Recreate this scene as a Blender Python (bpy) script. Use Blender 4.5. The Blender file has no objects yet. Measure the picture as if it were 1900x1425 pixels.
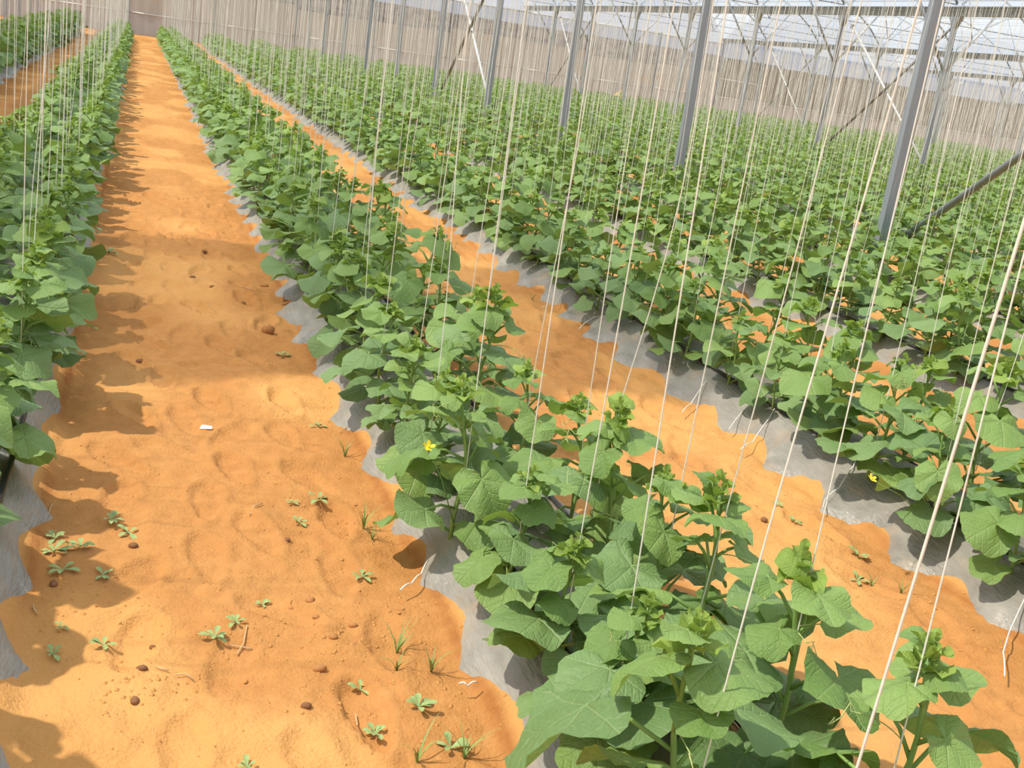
import bpy, math, random
import numpy as np
from mathutils import Matrix, Vector, Euler

random.seed(7)
rng = np.random.default_rng(11)
SC = bpy.context.scene
COL = SC.collection

# ------------------------------------------------------------------ camera, sky, sun, exposure
F_PX, PITCH, ROLL, YAW, CAM_H = 2084.0, 0.278, 0.146, 0.349, 1.35
_fw = np.array([math.sin(YAW) * math.cos(PITCH), math.cos(YAW) * math.cos(PITCH), -math.sin(PITCH)])
_rt = np.array([math.cos(YAW), -math.sin(YAW), 0.0])
_up = np.cross(_rt, _fw)
_c, _s = math.cos(ROLL), math.sin(ROLL)
CAM_M = np.array([_c * _rt + _s * _up, -_s * _rt + _c * _up, _fw])
CAM_P = np.array([0.0, 0.0, CAM_H])
cam_data = bpy.data.cameras.new('camera')
cam_data.sensor_width = 36.0
cam_data.sensor_fit = 'HORIZONTAL'
cam_data.lens = F_PX / 1900.0 * 36.0
cam_data.clip_start = 0.05
cam_data.clip_end = 400.0
cam = bpy.data.objects.new('camera', cam_data)
COL.objects.link(cam)
mw = Matrix.Identity(4)
for i in range(3):
    mw[i][0], mw[i][1], mw[i][2], mw[i][3] = CAM_M[0][i], CAM_M[1][i], -CAM_M[2][i], CAM_P[i]
cam.matrix_world = mw
SC.camera = cam

SUN_EL, SUN_AZ, SUN_W, SUN_ANG = 57.0, -6.0, 6.1, 1.3     # azimuth: degrees the shadows turn from +X towards +Y
SKY_W = 1.12
world = bpy.data.worlds.new('sky')
SC.world = world
world.use_nodes = True
wn = world.node_tree
wn.nodes.clear()
w_out = wn.nodes.new('ShaderNodeOutputWorld')
w_bg = wn.nodes.new('ShaderNodeBackground')
w_tc = wn.nodes.new('ShaderNodeTexCoord')
w_sep = wn.nodes.new('ShaderNodeSeparateXYZ')
w_ramp = wn.nodes.new('ShaderNodeValToRGB')
w_ramp.color_ramp.elements[0].position = 0.0
w_ramp.color_ramp.elements[0].color = (0.86, 0.88, 0.91, 1)
w_ramp.color_ramp.elements[1].position = 0.7
w_ramp.color_ramp.elements[1].color = (0.64, 0.74, 0.90, 1)
wn.links.new(w_tc.outputs['Generated'], w_sep.inputs[0])
wn.links.new(w_sep.outputs['Z'], w_ramp.inputs[0])
wn.links.new(w_ramp.outputs[0], w_bg.inputs['Color'])
w_bg.inputs['Strength'].default_value = SKY_W
wn.links.new(w_bg.outputs[0], w_out.inputs[0])

sun_d = bpy.data.lights.new('sun', 'SUN')
sun_d.energy = SUN_W
sun_d.color = (1.0, 0.94, 0.82)
sun_d.angle = math.radians(SUN_ANG)
sun = bpy.data.objects.new('sun', sun_d)
COL.objects.link(sun)
_e, _a = math.radians(SUN_EL), math.radians(SUN_AZ)
SUN_DIR = Vector((math.cos(_e) * math.cos(_a), math.cos(_e) * math.sin(_a), -math.sin(_e)))
sun.rotation_euler = SUN_DIR.to_track_quat('-Z', 'Y').to_euler()

SC.view_settings.view_transform = 'Standard'
SC.view_settings.look = 'None'
SC.view_settings.exposure = 0.0
SC.view_settings.gamma = 1.0
SC.view_settings.use_curve_mapping = False
try:
    SC.cycles.max_bounces = 8
    SC.cycles.diffuse_bounces = 3
    SC.cycles.transmission_bounces = 4
    SC.cycles.transparent_max_bounces = 16
except Exception:
    pass

# ------------------------------------------------------------------ helpers
def project(P):
    q = (np.asarray(P, float) - CAM_P) @ CAM_M.T
    return 950 + F_PX * q[..., 0] / q[..., 2], 712.5 - F_PX * q[..., 1] / q[..., 2], q[..., 2]

def ground_at(px, py, z=0.0):
    d = np.array([(px - 950) / F_PX, -(py - 712.5) / F_PX, 1.0]) @ CAM_M
    p = CAM_P + d * (z - CAM_H) / d[2]
    return float(p[0]), float(p[1])

def smooth(t):
    t = np.clip(t, 0, 1)
    return t * t * (3 - 2 * t)

_NG = rng.random((257, 257))
def vnoise(x, y):
    x = np.asarray(x, float); y = np.asarray(y, float)
    xi = np.floor(x).astype(int); yi = np.floor(y).astype(int)
    fx = smooth(x - xi); fy = smooth(y - yi)
    a = _NG[xi % 257, yi % 257]; b = _NG[(xi + 1) % 257, yi % 257]
    c = _NG[xi % 257, (yi + 1) % 257]; d = _NG[(xi + 1) % 257, (yi + 1) % 257]
    return (a * (1 - fx) + b * fx) * (1 - fy) + (c * (1 - fx) + d * fx) * fy - 0.5

class MB:
    def __init__(self):
        self.v, self.f = [], []
    def add(self, vs, fs):
        o = len(self.v)
        self.v += [tuple(p) for p in vs]
        self.f += [tuple(i + o for i in f) for f in fs]
        return self
    def box(self, a, b):
        (x0, y0, z0), (x1, y1, z1) = a, b
        return self.add([(x0, y0, z0), (x1, y0, z0), (x1, y1, z0), (x0, y1, z0), (x0, y0, z1), (x1, y0, z1), (x1, y1, z1), (x0, y1, z1)],
                        [(0, 3, 2, 1), (4, 5, 6, 7), (0, 1, 5, 4), (1, 2, 6, 5), (2, 3, 7, 6), (3, 0, 4, 7)])
    def tube(self, pts, rad, n=6, cap=True):
        pts = [Vector(p) for p in pts]
        rads = rad if hasattr(rad, '__len__') else [rad] * len(pts)
        vs, fs = [], []
        t0 = (pts[1] - pts[0]).normalized()
        ref = Vector((0, 0, 1)) if abs(t0.z) < 0.9 else Vector((1, 0, 0))
        nrm = t0.cross(ref).normalized()
        for i, p in enumerate(pts):
            t = (pts[min(i + 1, len(pts) - 1)] - pts[max(i - 1, 0)]).normalized()
            nrm = (nrm - t * nrm.dot(t)).normalized()
            bn = t.cross(nrm)
            for k in range(n):
                a = 2 * math.pi * k / n
                vs.append(p + (nrm * math.cos(a) + bn * math.sin(a)) * rads[i])
        for i in range(len(pts) - 1):
            for k in range(n):
                k2 = (k + 1) % n
                fs.append((i * n + k, i * n + k2, (i + 1) * n + k2, (i + 1) * n + k))
        if cap:
            fs.append(tuple(range(n))[::-1])
            fs.append(tuple((len(pts) - 1) * n + k for k in range(n)))
        return self.add(vs, fs)
    def prism(self, profile, y0, y1):
        """closed (x, z) profile swept along Y"""
        n = len(profile)
        vs = [(x, y0, z) for x, z in profile] + [(x, y1, z) for x, z in profile]
        fs = [(i, (i + 1) % n, n + (i + 1) % n, n + i) for i in range(n)]
        fs += [tuple(range(n))[::-1], tuple(range(n, 2 * n))]
        return self.add(vs, fs)
    def mesh(self, name, mat=None, smooth_shade=False):
        m = bpy.data.meshes.new(name)
        m.from_pydata(self.v, [], self.f)
        if mat:
            m.materials.append(mat)
        if smooth_shade:
            m.polygons.foreach_set('use_smooth', [True] * len(m.polygons))
        m.update()
        return m
    def build(self, name, mat=None, parent=None, smooth_shade=False):
        return link(name, self.mesh(name, mat, smooth_shade), parent)

def link(name, data, parent=None):
    o = bpy.data.objects.new(name, data)
    COL.objects.link(o)
    if parent:
        o.parent = parent
    return o

def tag(o, label=None, cat=None, group=None, kind=None):
    if label: o['label'] = label
    if cat: o['category'] = cat
    if group: o['group'] = group
    if kind: o['kind'] = kind
    return o

def empty(name, loc=(0, 0, 0), rz=0.0, scale=1.0):
    o = bpy.data.objects.new(name, None)
    o.empty_display_size = 0.05
    COL.objects.link(o)
    o.location = loc
    o.rotation_euler = (0, 0, rz)
    o.scale = (scale,) * 3
    return o

def ordinal(n):
    return f"{n}{'th' if 10 <= n % 100 <= 20 else {1: 'st', 2: 'nd', 3: 'rd'}.get(n % 10, 'th')}"

# ------------------------------------------------------------------ materials
def mat_new(name):
    m = bpy.data.materials.new(name)
    m.use_nodes = True
    nt = m.node_tree
    nt.nodes.clear()
    out = nt.nodes.new('ShaderNodeOutputMaterial')
    return m, nt, out

def nd(nt, kind, **kw):
    n = nt.nodes.new(kind)
    for k, v in kw.items():
        setattr(n, k, v)
    return n

def mathn(nt, op, a, b=None, c=None):
    n = nt.nodes.new('ShaderNodeMath')
    n.operation = op
    for i, v in enumerate((a, b, c)):
        if v is None:
            continue
        if isinstance(v, (int, float)):
            n.inputs[i].default_value = v
        else:
            nt.links.new(v, n.inputs[i])
    return n.outputs[0]

def mixc(nt, fac, a, b, blend='MIX'):
    n = nt.nodes.new('ShaderNodeMix')
    n.data_type = 'RGBA'
    n.blend_type = blend
    for sock, v in ((n.inputs['Factor'], fac), (n.inputs['A'], a), (n.inputs['B'], b)):
        if isinstance(v, (int, float)):
            sock.default_value = v
        elif isinstance(v, tuple):
            sock.default_value = (*v, 1) if len(v) == 3 else v
        else:
            nt.links.new(v, sock)
    return n.outputs['Result']

def noise(nt, vec, scale, detail=3.0, rough=0.55):
    n = nt.nodes.new('ShaderNodeTexNoise')
    n.inputs['Scale'].default_value = scale
    n.inputs['Detail'].default_value = detail
    n.inputs['Roughness'].default_value = rough
    if vec is not None:
        nt.links.new(vec, n.inputs['Vector'])
    return n.outputs['Fac']

def ramp(nt, fac, stops):
    n = nt.nodes.new('ShaderNodeValToRGB')
    els = n.color_ramp.elements
    while len(els) < len(stops):
        els.new(0.5)
    for e, (p, c) in zip(els, stops):
        e.position = p
        e.color = (*c, 1)
    nt.links.new(fac, n.inputs[0])
    return n.outputs[0]

def mapping(nt, vec, scale=(1, 1, 1)):
    n = nt.nodes.new('ShaderNodeMapping')
    n.inputs['Scale'].default_value = scale
    nt.links.new(vec, n.inputs['Vector'])
    return n.outputs[0]

def bump(nt, h, strength=0.4, dist=0.01):
    n = nt.nodes.new('ShaderNodeBump')
    n.inputs['Strength'].default_value = strength
    n.inputs['Distance'].default_value = dist
    nt.links.new(h, n.inputs['Height'])
    return n.outputs[0]

def principled(nt, out, col, rough=0.6, metal=0.0, spec=0.4, normal=None):
    p = nt.nodes.new('ShaderNodeBsdfPrincipled')
    if isinstance(col, tuple):
        p.inputs['Base Color'].default_value = (*col, 1)
    else:
        nt.links.new(col, p.inputs['Base Color'])
    p.inputs['Roughness'].default_value = rough
    p.inputs['Metallic'].default_value = metal
    p.inputs['Specular IOR Level'].default_value = spec
    if normal is not None:
        nt.links.new(normal, p.inputs['Normal'])
    if out is not None:
        nt.links.new(p.outputs[0], out.inputs[0])
    return p

def simple(name, col, rough=0.6, metal=0.0, spec=0.4, var=0.12, scale=20.0):
    m, nt, out = mat_new(name)
    tc = nd(nt, 'ShaderNodeTexCoord')
    f = noise(nt, tc.outputs['Object'], scale)
    dark = tuple(c * (1 - var * 1.6) for c in col)
    lite = tuple(min(1, c * (1 + var)) for c in col)
    c = ramp(nt, f, [(0.3, dark), (0.7, lite)])
    principled(nt, out, c, rough, metal, spec)
    return m

def mat_sand():
    m, nt, out = mat_new('orange_sand')
    geo = nd(nt, 'ShaderNodeNewGeometry')
    pos = geo.outputs['Position']
    n1 = noise(nt, pos, 2.2, 4)
    n2 = noise(nt, pos, 19.0, 5, 0.65)
    n3 = noise(nt, pos, 160.0, 3, 0.6)
    base = ramp(nt, n1, [(0.32, (0.56, 0.250, 0.066)), (0.68, (0.65, 0.320, 0.098))])
    c = mixc(nt, mathn(nt, 'MULTIPLY', n2, 0.35), base, (0.47, 0.185, 0.05))
    c = mixc(nt, mathn(nt, 'MULTIPLY', n3, 0.30), c, (0.80, 0.50, 0.21))
    at = nd(nt, 'ShaderNodeAttribute', attribute_name='damp')
    dampn = mathn(nt, 'MULTIPLY', at.outputs['Fac'], mathn(nt, 'MULTIPLY_ADD', n2, 1.1, 0.35))
    dn = nd(nt, 'ShaderNodeClamp'); nt.links.new(dampn, dn.inputs[0])
    c = mixc(nt, dn.outputs[0], c, (0.34, 0.125, 0.035))
    v = nd(nt, 'ShaderNodeTexVoronoi'); v.inputs['Scale'].default_value = 95.0
    nt.links.new(pos, v.inputs['Vector'])
    h = mathn(nt, 'ADD', mathn(nt, 'MULTIPLY', n3, 0.5), mathn(nt, 'MULTIPLY', n2, 1.4))
    h = mathn(nt, 'ADD', h, mathn(nt, 'MULTIPLY', v.outputs['Distance'], -0.25))
    principled(nt, out, c, 0.95, 0, 0.1, bump(nt, h, 0.55, 0.012))
    return m

def mat_leaf(name, lo, hi, vein, trans, gloss=0.42):
    m, nt, out = mat_new(name)
    uv = nd(nt, 'ShaderNodeUVMap', uv_map='UVMap')
    sep = nd(nt, 'ShaderNodeSeparateXYZ')
    nt.links.new(uv.outputs[0], sep.inputs[0])
    x, y = sep.outputs['X'], sep.outputs['Y']
    ang = mathn(nt, 'ARCTAN2', x, y)
    r = mathn(nt, 'SQRT', mathn(nt, 'ADD', mathn(nt, 'MULTIPLY', x, x), mathn(nt, 'MULTIPLY', y, y)))
    pp = mathn(nt, 'PINGPONG', ang, 0.525)                  # angle to the nearest main vein, one every 1.05 rad
    dv = mathn(nt, 'MULTIPLY', pp, r)
    main = mathn(nt, 'SUBTRACT', 1.0, mathn(nt, 'MULTIPLY', dv, 55.0))
    mainc = nd(nt, 'ShaderNodeClamp'); nt.links.new(main, mainc.inputs[0])
    sec_p = mathn(nt, 'PINGPONG', mathn(nt, 'SUBTRACT', r, mathn(nt, 'MULTIPLY', dv, 0.9)), 0.055)
    sec = mathn(nt, 'SUBTRACT', 1.0, mathn(nt, 'MULTIPLY', sec_p, 60.0))
    secc = nd(nt, 'ShaderNodeClamp'); nt.links.new(sec, secc.inputs[0])
    oi = nd(nt, 'ShaderNodeObjectInfo')
    tc = nd(nt, 'ShaderNodeTexCoord')
    n1 = noise(nt, uv.outputs[0], 5.0, 3)
    f = mathn(nt, 'ADD', mathn(nt, 'MULTIPLY', oi.outputs['Random'], 0.65), mathn(nt, 'MULTIPLY', n1, 0.5))
    c = ramp(nt, f, [(0.15, lo), (0.85, hi)])
    c = mixc(nt, mathn(nt, 'MULTIPLY', mainc.outputs[0], 0.38), c, vein)
    c = mixc(nt, mathn(nt, 'MULTIPLY', secc.outputs[0], 0.16), c, vein)
    geo = nd(nt, 'ShaderNodeNewGeometry')
    c = mixc(nt, mathn(nt, 'MULTIPLY', geo.outputs['Backfacing'], 0.35), c, tuple(min(1, k * 1.25 + 0.03) for k in hi))
    n2 = noise(nt, uv.outputs[0], 26.0, 2)
    h = mathn(nt, 'ADD', mathn(nt, 'MULTIPLY', mainc.outputs[0], -0.9), mathn(nt, 'MULTIPLY', secc.outputs[0], -0.4))
    h = mathn(nt, 'ADD', h, mathn(nt, 'MULTIPLY', n2, 0.9))
    nrm = bump(nt, h, 0.5, 0.006)
    p = principled(nt, None, c, 0.52, 0, gloss, nrm)
    tr = nd(nt, 'ShaderNodeBsdfTranslucent')
    nt.links.new(mixc(nt, 0.6, c, (0.30, 0.46, 0.04)), tr.inputs['Color'])
    mx = nd(nt, 'ShaderNodeMixShader')
    mx.inputs[0].default_value = trans
    nt.links.new(p.outputs[0], mx.inputs[1])
    nt.links.new(tr.outputs[0], mx.inputs[2])
    nt.links.new(mx.outputs[0], out.inputs[0])
    return m

def mat_film(name, tint, clear, glow=1.0, streak=0.0):
    """thin polythene: part clear, part translucent"""
    m, nt, out = mat_new(name)
    geo = nd(nt, 'ShaderNodeNewGeometry')
    t = nd(nt, 'ShaderNodeBsdfTransparent')
    t.inputs[0].default_value = (*[min(1, 0.75 + 0.25 * k) for k in tint], 1)
    s = nd(nt, 'ShaderNodeBsdfTranslucent')
    d = nd(nt, 'ShaderNodeBsdfDiffuse')
    nz = noise(nt, mapping(nt, geo.outputs['Position'], (1.5, 0.35, 0.6)), 1.4, 4)
    c = ramp(nt, nz, [(0.3, tuple(k * (0.86 - streak) for k in tint)), (0.7, tint)])
    nt.links.new(c, s.inputs[0]); nt.links.new(c, d.inputs[0])
    m1 = nd(nt, 'ShaderNodeMixShader'); m1.inputs[0].default_value = 0.15
    nt.links.new(s.outputs[0], m1.inputs[1]); nt.links.new(d.outputs[0], m1.inputs[2])
    m2 = nd(nt, 'ShaderNodeMixShader'); m2.inputs[0].default_value = clear
    nt.links.new(m1.outputs[0], m2.inputs[1]); nt.links.new(t.outputs[0], m2.inputs[2])
    nt.links.new(m2.outputs[0], out.inputs[0])
    return m

def mat_net(name, c0, c1, stain=None, clear=0.0, blotch=0.0):
    m, nt, out = mat_new(name)
    geo = nd(nt, 'ShaderNodeNewGeometry')
    pos = geo.outputs['Position']
    n1 = noise(nt, mapping(nt, pos, (2.6, 1, 0.25)), 1.2, 4)
    c = ramp(nt, n1, [(0.3, c0), (0.7, c1)])
    if stain:
        n2 = noise(nt, mapping(nt, pos, (0.35, 1, 0.6)), 1.0, 3)
        c = mixc(nt, ramp(nt, n2, [(0.60, (0, 0, 0)), (0.72, (0.8, 0.8, 0.8))]), c, stain)
    if blotch:
        n3 = noise(nt, mapping(nt, pos, (1.2, 1, 3.0)), 1.6, 5, 0.7)
        c = mixc(nt, mathn(nt, 'MULTIPLY', ramp(nt, n3, [(0.45, (0, 0, 0)), (0.6, (1, 1, 1))]), blotch), c, tuple(k * 0.55 for k in c0))
    d = nd(nt, 'ShaderNodeBsdfDiffuse'); s = nd(nt, 'ShaderNodeBsdfTranslucent')
    nt.links.new(c, d.inputs[0]); nt.links.new(c, s.inputs[0])
    m1 = nd(nt, 'ShaderNodeMixShader'); m1.inputs[0].default_value = 0.5
    nt.links.new(d.outputs[0], m1.inputs[1]); nt.links.new(s.outputs[0], m1.inputs[2])
    if clear > 0:
        t = nd(nt, 'ShaderNodeBsdfTransparent')
        m2 = nd(nt, 'ShaderNodeMixShader'); m2.inputs[0].default_value = clear
        nt.links.new(m1.outputs[0], m2.inputs[1]); nt.links.new(t.outputs[0], m2.inputs[2])
        m1 = m2
    nt.links.new(m1.outputs[0], out.inputs[0])
    return m

def mat_mulch():
    m, nt, out = mat_new('silver_mulch_film')
    geo = nd(nt, 'ShaderNodeNewGeometry')
    pos = geo.outputs['Position']
    n1 = noise(nt, mapping(nt, pos, (3, 1.0, 1)), 6.0, 4)
    n2 = noise(nt, mapping(nt, pos, (22, 5, 22)), 4.0, 3)
    c = ramp(nt, n1, [(0.3, (0.22, 0.200, 0.165)), (0.7, (0.35, 0.32, 0.27))])
    n3 = noise(nt, pos, 9.0, 4)
    c = mixc(nt, ramp(nt, n3, [(0.55, (0, 0, 0)), (0.8, (0.6, 0.6, 0.6))]), c, (0.46, 0.30, 0.18))
    principled(nt, out, c, 0.38, 0, 0.5, bump(nt, n2, 0.5, 0.012))
    return m

def mat_steel(name='galvanised_steel', col=(0.33, 0.36, 0.385)):
    m, nt, out = mat_new(name)
    tc = nd(nt, 'ShaderNodeTexCoord')
    n1 = noise(nt, mapping(nt, tc.outputs['Object'], (14, 14, 1.2)), 2.0, 4)
    c = ramp(nt, n1, [(0.3, tuple(k * 0.8 for k in col)), (0.7, col)])
    principled(nt, out, c, 0.5, 0.35, 0.5)
    return m

SAND = mat_sand()
LEAF_OLD = mat_leaf('melon_leaf_old', (0.118, 0.208, 0.066), (0.198, 0.305, 0.100), (0.36, 0.45, 0.20), 0.20)
LEAF_MID = mat_leaf('melon_leaf', (0.145, 0.250, 0.056), (0.240, 0.358, 0.092), (0.42, 0.50, 0.20), 0.24)
LEAF_YOUNG = mat_leaf('melon_leaf_young', (0.215, 0.325, 0.046), (0.330, 0.450, 0.085), (0.48, 0.56, 0.18), 0.30)
STEM = simple('melon_stem', (0.23, 0.36, 0.09), 0.55)
TENDRIL = simple('tendril_pale_green', (0.46, 0.52, 0.19), 0.55)
PETAL = simple('yellow_petal', (0.85, 0.68, 0.03), 0.6)
WEED = simple('weed_leaf', (0.30, 0.38, 0.13), 0.6, scale=60)
GRASS = simple('grass_blade', (0.26, 0.34, 0.09), 0.6, scale=60)
STRAW = simple('dry_straw', (0.62, 0.40, 0.20), 0.8, scale=60)
CLOD = simple('dry_soil_clod', (0.46, 0.21, 0.075), 0.95, spec=0.1, scale=40)
DARKCLOD = simple('dark_clod', (0.26, 0.125, 0.06), 0.95, spec=0.1, scale=40)
TWINE = simple('white_twine', (0.80, 0.76, 0.66), 0.7, var=0.06, scale=80)
STEEL = mat_steel()
STEEL_DARK = mat_steel('dark_steel', (0.27, 0.27, 0.265))  # darker copy of the steel for brackets, clamps and crossing braces
STEEL_LIGHT = mat_steel('pale_lit_steel', (0.72, 0.70, 0.66))  # paler copy of the steel: sunlit look of tubes put into the colour
MULCH = mat_mulch()
HOSE = simple('black_drip_hose', (0.035, 0.033, 0.03), 0.45)
ROOF_FILM = mat_film('roof_polythene', (0.84, 0.91, 1.0), 0.70)
SHADE_FILM = mat_film('added_shade_sheet', (0.80, 0.76, 0.70), 0.45, streak=0.1)  # for an added, unseen sheet that throws a shade band on the path
SIDE_SHADE_FILM = mat_film('added_side_shade_sheet', (0.72, 0.70, 0.66), 0.22, streak=0.1)  # denser film for unseen sheets added to darken the outermost bed
GABLE_FILM = mat_film('gable_polythene', (0.55, 0.72, 0.98), 0.50)
APRON = mat_net('grey_apron_film', (0.36, 0.36, 0.35), (0.47, 0.465, 0.45))
NET_BEIGE = mat_net('beige_insect_net', (0.38, 0.37, 0.33), (0.50, 0.48, 0.43), stain=(0.52, 0.38, 0.22))
NET_GREY = mat_net('grey_insect_net', (0.28, 0.28, 0.285), (0.40, 0.395, 0.40), blotch=0.7)
NET_LILAC = mat_net('lilac_film', (0.34, 0.43, 0.61), (0.45, 0.54, 0.73), clear=0.15)
NET_BROWN = mat_net('brown_shade_net', (0.22, 0.205, 0.170), (0.285, 0.265, 0.22))
SACK = simple('tan_sack', (0.62, 0.42, 0.17), 0.9, scale=12)
SCRAP = simple('white_plastic_scrap', (0.75, 0.72, 0.70), 0.5)

# ------------------------------------------------------------------ layout
WALL_Y = 47.85
GUTTER_X = [-13.07, -3.52, 6.03, 15.59, 25.13, 34.68, 44.23]
FRAME_Y = [WALL_Y - 4 * k + 0.18 for k in range(13, 0, -1)] + [WALL_Y]        # -4.15 ... 47.85
GUTTER_Z = 3.44
# beds: edge towards the camera's side, other edge, the two plant lines, where the bed ends at the back
BEDS = [(-2.40, -1.78, (-2.25, -1.93), 44.0), (-0.80, -0.15, (-0.66, -0.33), 46.4)]
for k in range(26):
    xl = 0.75 + 1.62 * k
    BEDS.append((xl, xl + 0.60, (xl + 0.14, xl + 0.46), 46.3))

def rise(x, y):
    return 0.15 * np.clip(y / 47.0, 0, 1.2) ** 2 * (1 - smooth(np.asarray(x, float) / 16.0))

def bed_profile(x):
    x = np.asarray(x, float)
    h = np.zeros_like(x)
    for a, b, _, _ in BEDS:
        h = np.maximum(h, smooth((x - a) / 0.17) * smooth((b - x) / 0.17))
    return h

FOOT = []
_fr = random.Random(5)
for (x0, x1, n, yr) in ((0.0, 0.64, 900, 9.0), (1.50, 2.22, 900, 9.0)):
    for i in range(n):
        fx, fy = _fr.uniform(x0, x1), _fr.uniform(1.5, yr)
        if all(((fx - q[0]) / 0.15) ** 2 + ((fy - q[1]) / 0.27) ** 2 > 1 for q in FOOT):
            FOOT.append((fx, fy, _fr.gauss(0, 0.4), _fr.uniform(0.4, 1.0)))

def ground_h(x, y, detail=True):
    x = np.asarray(x, float); y = np.asarray(y, float)
    bp = bed_profile(x)
    h = rise(x, y) + 0.105 * bp
    if detail:
        free = 1 - 0.9 * smooth(bp * 1.5)
        und = 0.020 * vnoise(x * 3.1 + 9, y * 2.3) + 0.018 * vnoise(x * 8 + 3, y * 7 + 5) + 0.010 * vnoise(x * 21, y * 19 + 7) + 0.006 * vnoise(x * 47, y * 44)
        edge = np.exp(-((bp - 0.12) / 0.14) ** 2) * 0.040 * (vnoise(x * 2 + 1, y * 5.5) + 0.15)
        h = h + und * free * (1 - smooth((y - 30) / 20) * 0.5) + edge
        low, rim = np.zeros_like(h), np.zeros_like(h)
        for fx, fy, fa, fs in FOOT:
            sel = (np.abs(x - fx) < 0.24) & (np.abs(y - fy) < 0.24)
            if not sel.any():
                continue
            dx, dy = x[sel] - fx, y[sel] - fy
            u = dx * math.cos(fa) + dy * math.sin(fa)
            v = -dx * math.sin(fa) + dy * math.cos(fa)
            wdt = 0.046 + 0.008 * np.sin(v * 14)
            d = np.sqrt((u / wdt) ** 2 + (v / 0.135) ** 2)
            low[sel] = np.maximum(low[sel], fs * 0.019 * smooth((1.06 - d) / 0.22))
            rim[sel] = np.maximum(rim[sel], fs * 0.012 * np.exp(-((d - 1.16) / 0.12) ** 2))
        h = h + free * (rim - low - np.minimum(rim, low) * 0.5)
    # a bank of sand swept against the back wall
    h = h + 0.10 * smooth((y - 46.6) / 1.2) * (1 - smooth((x - 4) / 6))
    return h

def gh(x, y):
    return float(ground_h(np.array([x]), np.array([y]))[0])

# ------------------------------------------------------------------ floor
def axis(segments):
    out = [segments[0][0]]
    for a, b, s in segments:
        n = max(1, int(round((b - a) / s)))
        out += list(np.linspace(a, b, n + 1)[1:])
    return np.array(out)

xs = axis([(-60, -14, 6), (-14, -3, 0.8), (-3, -1.1, 0.12), (-1.1, -0.45, 0.03), (-0.45, 1.0, 0.0125), (1.0, 1.35, 0.03), (1.35, 2.5, 0.014), (2.5, 3.4, 0.04), (3.4, 8, 0.10), (8, 46, 0.27), (46, 90, 8)])
ys = [-30, -15, -8, -4, -2, -1, -0.3, 0.3, 0.8, 1.2]
yv = 1.2
while yv < 49:
    yv += max(0.0125, 0.0052 * yv)
    ys.append(yv)
ys = np.array(ys + [52, 58, 70, 100, 160])
gx, gy = np.meshgrid(xs, ys)
gz = ground_h(gx.ravel(), gy.ravel()).reshape(gx.shape)
nx, ny = len(xs), len(ys)
co = np.stack([gx, gy, gz], -1).reshape(-1, 3)
ii = (np.arange(ny - 1)[:, None] * nx + np.arange(nx - 1)[None, :]).ravel()
quads = np.stack([ii, ii + 1, ii + nx + 1, ii + nx], 1)
fm = bpy.data.meshes.new('floor')
fm.vertices.add(len(co)); fm.vertices.foreach_set('co', co.astype(np.float32).ravel())
fm.loops.add(quads.size); fm.loops.foreach_set('vertex_index', quads.ravel().astype(np.int32))
fm.polygons.add(len(quads)); fm.polygons.foreach_set('loop_start', (np.arange(len(quads)) * 4).astype(np.int32))
fm.polygons.foreach_set('use_smooth', np.ones(len(quads), bool))
fm.update(calc_edges=True)
fm.materials.append(SAND)
bp = bed_profile(co[:, 0])
damp = np.exp(-((bp - 0.10) / 0.13) ** 2) * smooth((vnoise(co[:, 0] * 3, co[:, 1] * 1.7 + 3) + 0.22) * 3.0) * 0.9
fm.attributes.new('damp', 'FLOAT', 'POINT').data.foreach_set('value', damp.astype(np.float32))
floor = link('floor', fm)
tag(floor, 'orange sandy greenhouse floor with footprints along the paths', kind='structure')

# ------------------------------------------------------------------ mulch film on each bed
def bed_name(b):
    if b == 0: return 'the outermost bed past the shaded bed'
    if b == 1: return 'the bed on the shaded side of the wide path'
    if b == 2: return 'the bed between the wide and the narrow path'
    return f'the {ordinal(b - 2)} bed beyond the narrow path'

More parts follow.
